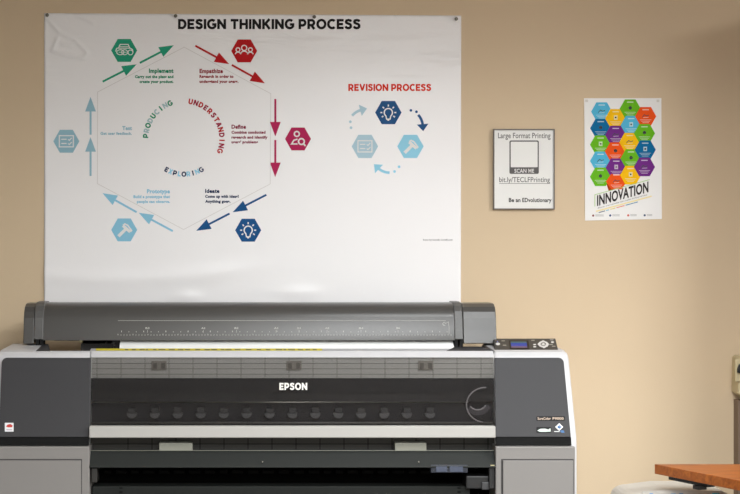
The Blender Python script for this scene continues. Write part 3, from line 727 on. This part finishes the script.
p = OnPanel(.001, 1); p.circ(497.4, 341.8, .6, n=8); p.build('blue_light', mat('led', (20, 30, 80), .3, emit=(60, 90, 190), estr=.8), cpn)

# roll cover (hood)
hood_prof = [(-.42, PZ(340.2, -.42)), (-.412, PZ(330, -.412)), (-.405, PZ(318, -.405)), (-.396, PZ(311.6, -.396)), (-.380, PZ(306.6, -.38)), (-.356, PZ(303.6, -.356)), (-.33, PZ(302.6, -.33)), (-.26, PZ(303, -.33)+.001), (-.18, 1.235), (-.13, 1.20), (-.115, 1.12)]
def shellprof(pr_, th):
    inner = []
    n = len(pr_)
    for i in range(n):
        a = Vector(pr_[max(0, i-1)]); b = Vector(pr_[min(n-1, i+1)]); t = (b-a).normalized(); nn = Vector((t.y, -t.x))
        inner.append(tuple(Vector(pr_[i])+nn*th))
    return pr_+inner[::-1]
def grow(prf, d):
    n = len(prf); o = []
    for i in range(n):
        a = Vector(prf[max(0, i-1)]); b = Vector(prf[min(n-1, i+1)]); t = (b-a).normalized(); nn = Vector((-t.y, t.x)); o.append(tuple(Vector(prf[i])+nn*d))
    return o
Yh = -.42
hood = MB().prism_x(shellprof(hood_prof, .004), PX(43, Yh), PX(455, Yh)).build('roll_cover', M_hood, pr)
for pl in hood.data.polygons: pl.use_smooth = abs(pl.normal.x) < .5
hood.modifiers.new('WN', 'WEIGHTED_NORMAL')
# end caps
def endcap(px0, px1, d, name, zlow, m=M_hood):
    g = grow(hood_prof, d); g[0] = (g[0][0]-.001, zlow)
    prof = g + [(-.115, zlow)] if zlow < 1.119 else g
    o = MB().prism_x(prof, PX(px0, Yh), PX(px1, Yh)).build(name, m, pr, bevel=.003, seg=3)
    return o
endcap(33.8, 43.2, .004, 'cover_band', PZ(339.4, Yh), mat('band_grey', (84, 83, 82), .4))
endcap(454.6, 463, .004, 'cover_band', PZ(339.4, Yh), mat('band_grey', (84, 83, 82), .4))
endcap(23.0, 33.6, -.001, 'cover_end', PZ(343.8, Yh))
endcap(463.4, 496.8, -.001, 'cover_end', PZ(343.8, Yh))
for x in (37, 41.4, 456.5, 461.5):
    a = PX(x, Yh); MB().box(a-.0055, a+.0055, -.415, -.36, PZ(345, -.415)-.02, PZ(339.5, -.41)).build('hinge_foot', M_black, pr, bevel=.001)
# measuring scale printed on hood
hp = [(y, z) for y, z in hood_prof[:4]]
def hood_pt(px, py):
    for i in range(len(hp)-1):
        (y0, z0), (y1, z1) = hp[i], hp[i+1]
        p0_, p1_ = HY+(ZC-z0)*F/(D+y0), HY+(ZC-z1)*F/(D+y1)
        if p1_ <= py <= p0_ or i == len(hp)-2:
            t = (p0_-py)/(p0_-p1_); Y = y0+(y1-y0)*t; q = P(px, py, Y); q.y -= .0010; return q
class OnHood(Print):
    def __init__(s): s.mb = MB(); s.T = None
    def pt(s, x, y): return hood_pt(x, y)
p = OnHood(); p.stroke([(118, 320.6), (446, 320.6)], .35)
x = 118; k = 0
while x < 452:
    h_ = 1.6 if k % 5 == 0 else .8; p.stroke([(x, 335.4), (x, 335.4-h_)], .5 if k % 5 == 0 else .7)
    x += 3; k += 1
x = 121.5; k = 0
while x < 448:
    p.stroke([(x, 332.2), (x, 331.4 if k % 3 else 330.6)], .7); x += 7.4; k += 1
for x, t in ((147.5, 'B3'), (203.3, 'A2'), (236.5, 'B2'), (276, 'A1'), (299, '24'), (327, 'A0'), (361, 'B1'), (398, '36')): p.text(t, x-2, x+2, 327.2, 329, .02); p.stroke([(x, 329.8), (x, 332.6)], .35)
p.circ(444.4, 323.8, 1.6, .5, a0=60, a1=300); p.stroke([(444.6, 324), (448.2, 321.8), (449, 328), (449, 334)], .4)
p.build('measuring_scale', mat('scale_ink', (172, 170, 164), .5), hood)

# roll of paper and spindle
zc_ = 1.165
a, b = PX(122.4, -.31), PX(450, -.31)
MB().tube([(a, -.25, zc_), (b, -.25, zc_)], .055, 40).build('paper_roll', M_paper, pr)
mb = MB()
prof = [(-.306, zc_), (-.34, 1.158), (-.385, 1.140), (-.415, 1.122), (-.432, 1.108), (-.438, 1.0985)]
g = shellprof(prof, -.0008); mb.prism_x(g, a, b); mb.build('paper_sheet', M_paper, pr)
mb = MB(); a = PX(80, -.34); b = PX(122, -.34)
mb.tube([(a, -.25, 1.155), (PX(112, -.34), -.25, 1.155)], .046, 24); mb.box(PX(112, -.34), b, -.32, -.2, 1.086, 1.2); mb.box(PX(80.5, -.34), PX(113, -.34), -.33, -.27, 1.086, 1.121)
mb.build('roll_holder', mat('holder', (40, 38, 38), .35), pr, smooth=False)
mb = MB(); c = P(102, 344.5, -.31)
for dx, w, z in ((-.008, .010, 0), (.012, .006, .004), (.032, .014, .002)): mb.box(c.x+dx, c.x+dx+w, -.325, -.30, c.z-.006+z, c.z+.006+z)
mb.build('lock_lever', mat('lever_grey', (120, 118, 118), .3), pr, bevel=.002)
mb = MB(); mb.tube([(PX(44, -.25), -.25, 1.17), (PX(80, -.25), -.25, 1.17)], .018, 16); mb.tube([(b, -.25, 1.165), (PX(455, -.25), -.25, 1.165)], .018, 16); mb.build('spindle', M_black, pr)
mb = MB(); q0, q1 = P(80, 338, -.3), P(84, 346, -.3); mb.box(q0.x, q1.x, -.335, -.3, 1.125, 1.145)
mb.build('knob', mat('brass', (200, 190, 150), .3, .5), pr, bevel=.002)
# stand
MSd = mat('stand_grey', (90, 90, 92), .4)
for side, x in ((-1, PX(45, -.5)), (1, PX(530, -.5))):
    lg = MB().box(x-.04, x+.04, -.52, -.36, .1, .43).build('leg', MSd, pr, bevel=.006)
    MB().box(x-.045, x+.045, -.80, -.12, .07, .13).build('foot', MSd, lg, bevel=.01)
    for y in (-.74, -.18):
        MB().tube([(x-.02, y, .05), (x+.02, y, .05)], .035, 20).build('caster', M_black, lg)
MB().box(PX(45, -.5), PX(530, -.5), -.48, -.42, .2, .26).build('crossbar', MSd, pr, bevel=.005)

# ------------------------------------------------------------------ desk
DZ = .7556; e0 = Vector((1.255, -.67)); e1 = Vector((1.420, -1.047)); dd = (e1-e0).normalized(); e2 = e0+dd*.95; 
dk = thing('wooden_desk', 'orange-brown wooden desk with a thick slanted edge at lower right', 'desk', (1.9, -1.1, 0))
mb = MB(); mb.prism_dir([(e0.x, e0.y, DZ), (2.75, e0.y, DZ), (2.75, e2.y, DZ), (e2.x, e2.y, DZ)], (0, 0, -.0305)); mb.build('desktop', M_wood, dk, bevel=.0012)
nrm = Vector((-dd.y, dd.x));
if nrm.x < 0: nrm = -nrm
b0 = e0+dd*.045+nrm*.035; b1 = e0+dd*.235+nrm*.035
def beam(a, b, w, z0, z1, name, m, par):
    d_ = (b-a).normalized(); n_ = Vector((-d_.y, d_.x))*w/2
    mb = MB(); mb.prism_dir([(*(a+n_), z1), (*(b+n_), z1), (*(b-n_), z1), (*(a-n_), z1)], (0, 0, z0-z1)); return mb.build(name, m, par, bevel=.001)
MBk = mat('desk_black', (28, 24, 22), .45)
br = beam(b0, b1, .03, DZ-.0305-.014, DZ-.0305, 'bracket', MBk, dk)
beam(e0+dd*.185+nrm*.02, e0+dd*.215+nrm*.02, .03, DZ-.0305-.024, DZ-.0305-.012, 'bolt', MBk, br)
for x, y in ((1.62, -.80), (2.62, -.80), (1.85, -1.42), (2.62, -1.42)):
    MB().box(x-.02, x+.02, y-.02, y+.02, 0, DZ-.0305).build('leg', MBk, dk, bevel=.003)

# ------------------------------------------------------------------ white floor machine behind desk
wm = thing('floor_machine', 'white rounded machine with a blue-marked control panel, partly under the desk edge', 'machine', (1.38, -.45, 0))
X0, X1, ZT = PX(609.5, -.43), PX(737, -.645), .671
me_ = MB(); ys = (-.43, -.66)
prof = [(X0+.006, 0), (X0, .05), (X0, ZT-.06)] + [(X0+.055-.055*math.cos(math.radians(a)), ZT-.045+.035*math.sin(math.radians(a))) for a in range(10, 91, 16)]
prof += [((X0+X1)/2-.05, ZT), ((X0+X1)/2+.05, ZT)]
prof += [(X0+X1-x_, z_) for x_, z_ in prof[:9][::-1]]
MB().prism_dir([(x_, ys[1], z_) for x_, z_ in prof], (0, ys[0]-ys[1], 0)).build('body', mat('appliance_white', (208, 204, 197), .4), wm, smooth=False, bevel=.018, seg=5)
zp = ZT-.020
mb = MB(); mb.prism_x([(-.645, .669), (-.680, .645), (-.680, .60), (-.640, .60)], PX(640, -.63), PX(722, -.63)); cpw = mb.build('control_panel', mat('panel_grey', (196, 192, 184), .35), wm, bevel=.006, seg=3)
for a, b, c in ((647.5, 651, (120, 160, 205)), (669, 673.5, (150, 180, 205)), (677, 681, (110, 160, 210)), (709.5, 717, (60, 180, 220))):
    pts = []
    for X_, t in ((a, .35), (b, .35), (b, .95), (a, .95)):
        y_ = -.645-.035*t; z_ = .669-.024*t+.0012; pts.append((PX(X_, -.63), y_-.0005, z_))
    MB().prism_dir(pts, (0, .0004, -.001)).build('button', mat('btn%d' % a, c, .3), cpw)

# ------------------------------------------------------------------ beige wall box and the post below it
wb = thing('wall_dispenser', 'beige wall-mounted box with a black latch at the right edge', 'dispenser', P(752, 400))
q = [(731.6, 356.5), (734, 354.8), (772, 354.8), (772, 404), (746, 399.5), (738.5, 396.6), (731, 391.5)]
M_bg = mat('beige_plastic', (200, 186, 148), .45)
MB().prism_dir([P(x, y, 0)+Vector((0, -.09, 0)) for x, y in q], (0, .088, 0)).build('body', M_bg, wb, bevel=.006, seg=3)
q0, q1 = P(735.5, 359, -.1), P(771, 382, -.1); MB().box(q0.x, q1.x, -.098, -.088, q1.z, q0.z).build('cover', M_bg, wb, bevel=.004, seg=3)
MB().prism_dir([P(x, y, -.1)+Vector((0, -.01, 0)) for x, y in ((738.6, 364.5), (742, 363), (746, 368), (744, 374), (736.8, 372.6), (737, 369))], (0, .014, 0)).build('latch', mat('latch_blk', (30, 34, 38), .3), wb, bevel=.002)
struct(MB().box(PX(736, -.03), PX(752, -.03), -.06, 0, 0, PZ(400, -.03)).build('trim_1', mat('post_brown', (128, 108, 92), .6)))

# ------------------------------------------------------------------ lights in the ceiling
def troffer(x, y, sx, sy, power, spread, label, col=(.95, .985, 1.0)):
    t = thing('ceiling_light', label, 'ceiling light', (x, y, RH), 'recessed ceiling lights')
    mb = MB()
    for a in ((x-sx/2-.03, x+sx/2+.03, y-sy/2-.03, y-sy/2), (x-sx/2-.03, x+sx/2+.03, y+sy/2, y+sy/2+.03), (x-sx/2-.03, x-sx/2, y-sy/2, y+sy/2), (x+sx/2, x+sx/2+.03, y-sy/2, y+sy/2)):
        mb.box(a[0], a[1], a[2], a[3], RH-.02, RH)
    mb.build('frame', M_white, t)
    l = bpy.data.lights.new('lamp', 'AREA'); l.shape = 'RECTANGLE'; l.size = sx; l.size_y = sy; l.energy = power; l.color = col; l.spread = math.radians(spread)
    o = bpy.data.objects.new('lamp', l); COL.objects.link(o); o.parent = t; o.location = (0, 0, -.012)
troffer(.95, -2.2, 1.2, .6, 38, 150, 'recessed ceiling light nearest the poster wall')
troffer(.9, -4.8, 1.2, .6, 205, 174, 'recessed ceiling light in the middle of the room')
troffer(.2, -6.6, 1.2, .6, 200, 175, 'recessed ceiling light farthest from the poster wall')
troffer(3.7, -3.4, 1.2, .6, 270, 174, 'recessed ceiling light over the right side of the room')
cb = thing('shadow_cabinet', 'unseen tall taupe cabinet added right of the wall box to shade the poster wall', 'cabinet', (2.2, -.4, 0))  # out-of-view blocker added to cast the soft shadow on the wall's right side
M_cb = mat('cabinet_taupe', (120, 104, 90), .6)
MB().box(1.885, 2.5, -.64, -.012, .06, 2.3).build('body', M_cb, cb, bevel=.004)
MB().box(1.92, 2.48, -.60, -.03, 0, .06).build('plinth', M_black, cb)
for a_, b_ in ((1.89, 2.213), (2.217, 2.495)):
    dr_ = MB().box(a_, b_, -.658, -.64, .07, 2.29).build('door', M_cb, cb, bevel=.003)
    hx = b_-.03 if a_ < 2 else a_+.03
    MB().box(hx-.006, hx+.006, -.68, -.658, 1.0, 1.15).build('handle', M_metal, dr_, bevel=.003)

w = bpy.data.worlds.new('World'); S.world = w; w.use_nodes = True
w.node_tree.nodes['Background'].inputs[0].default_value = (.8, .8, .8, 1); w.node_tree.nodes['Background'].inputs[1].default_value = .15

# ------------------------------------------------------------------ camera
cam = bpy.data.cameras.new('camera'); co = bpy.data.objects.new('camera', cam); COL.objects.link(co)
co.location = (0, -D, ZC); co.rotation_euler = (math.radians(90), 0, 0)
cam.sensor_width = 36; cam.lens = F/740*36; cam.shift_x = (370-VX)/740; cam.shift_y = 0
cam.clip_start = .05
S.camera = co
vs = S.view_settings; S.display_settings.display_device = 'sRGB'
vs.view_transform = 'Standard'; vs.look = 'None'; vs.gamma = 1; vs.use_curve_mapping = False; vs.exposure = 0.0
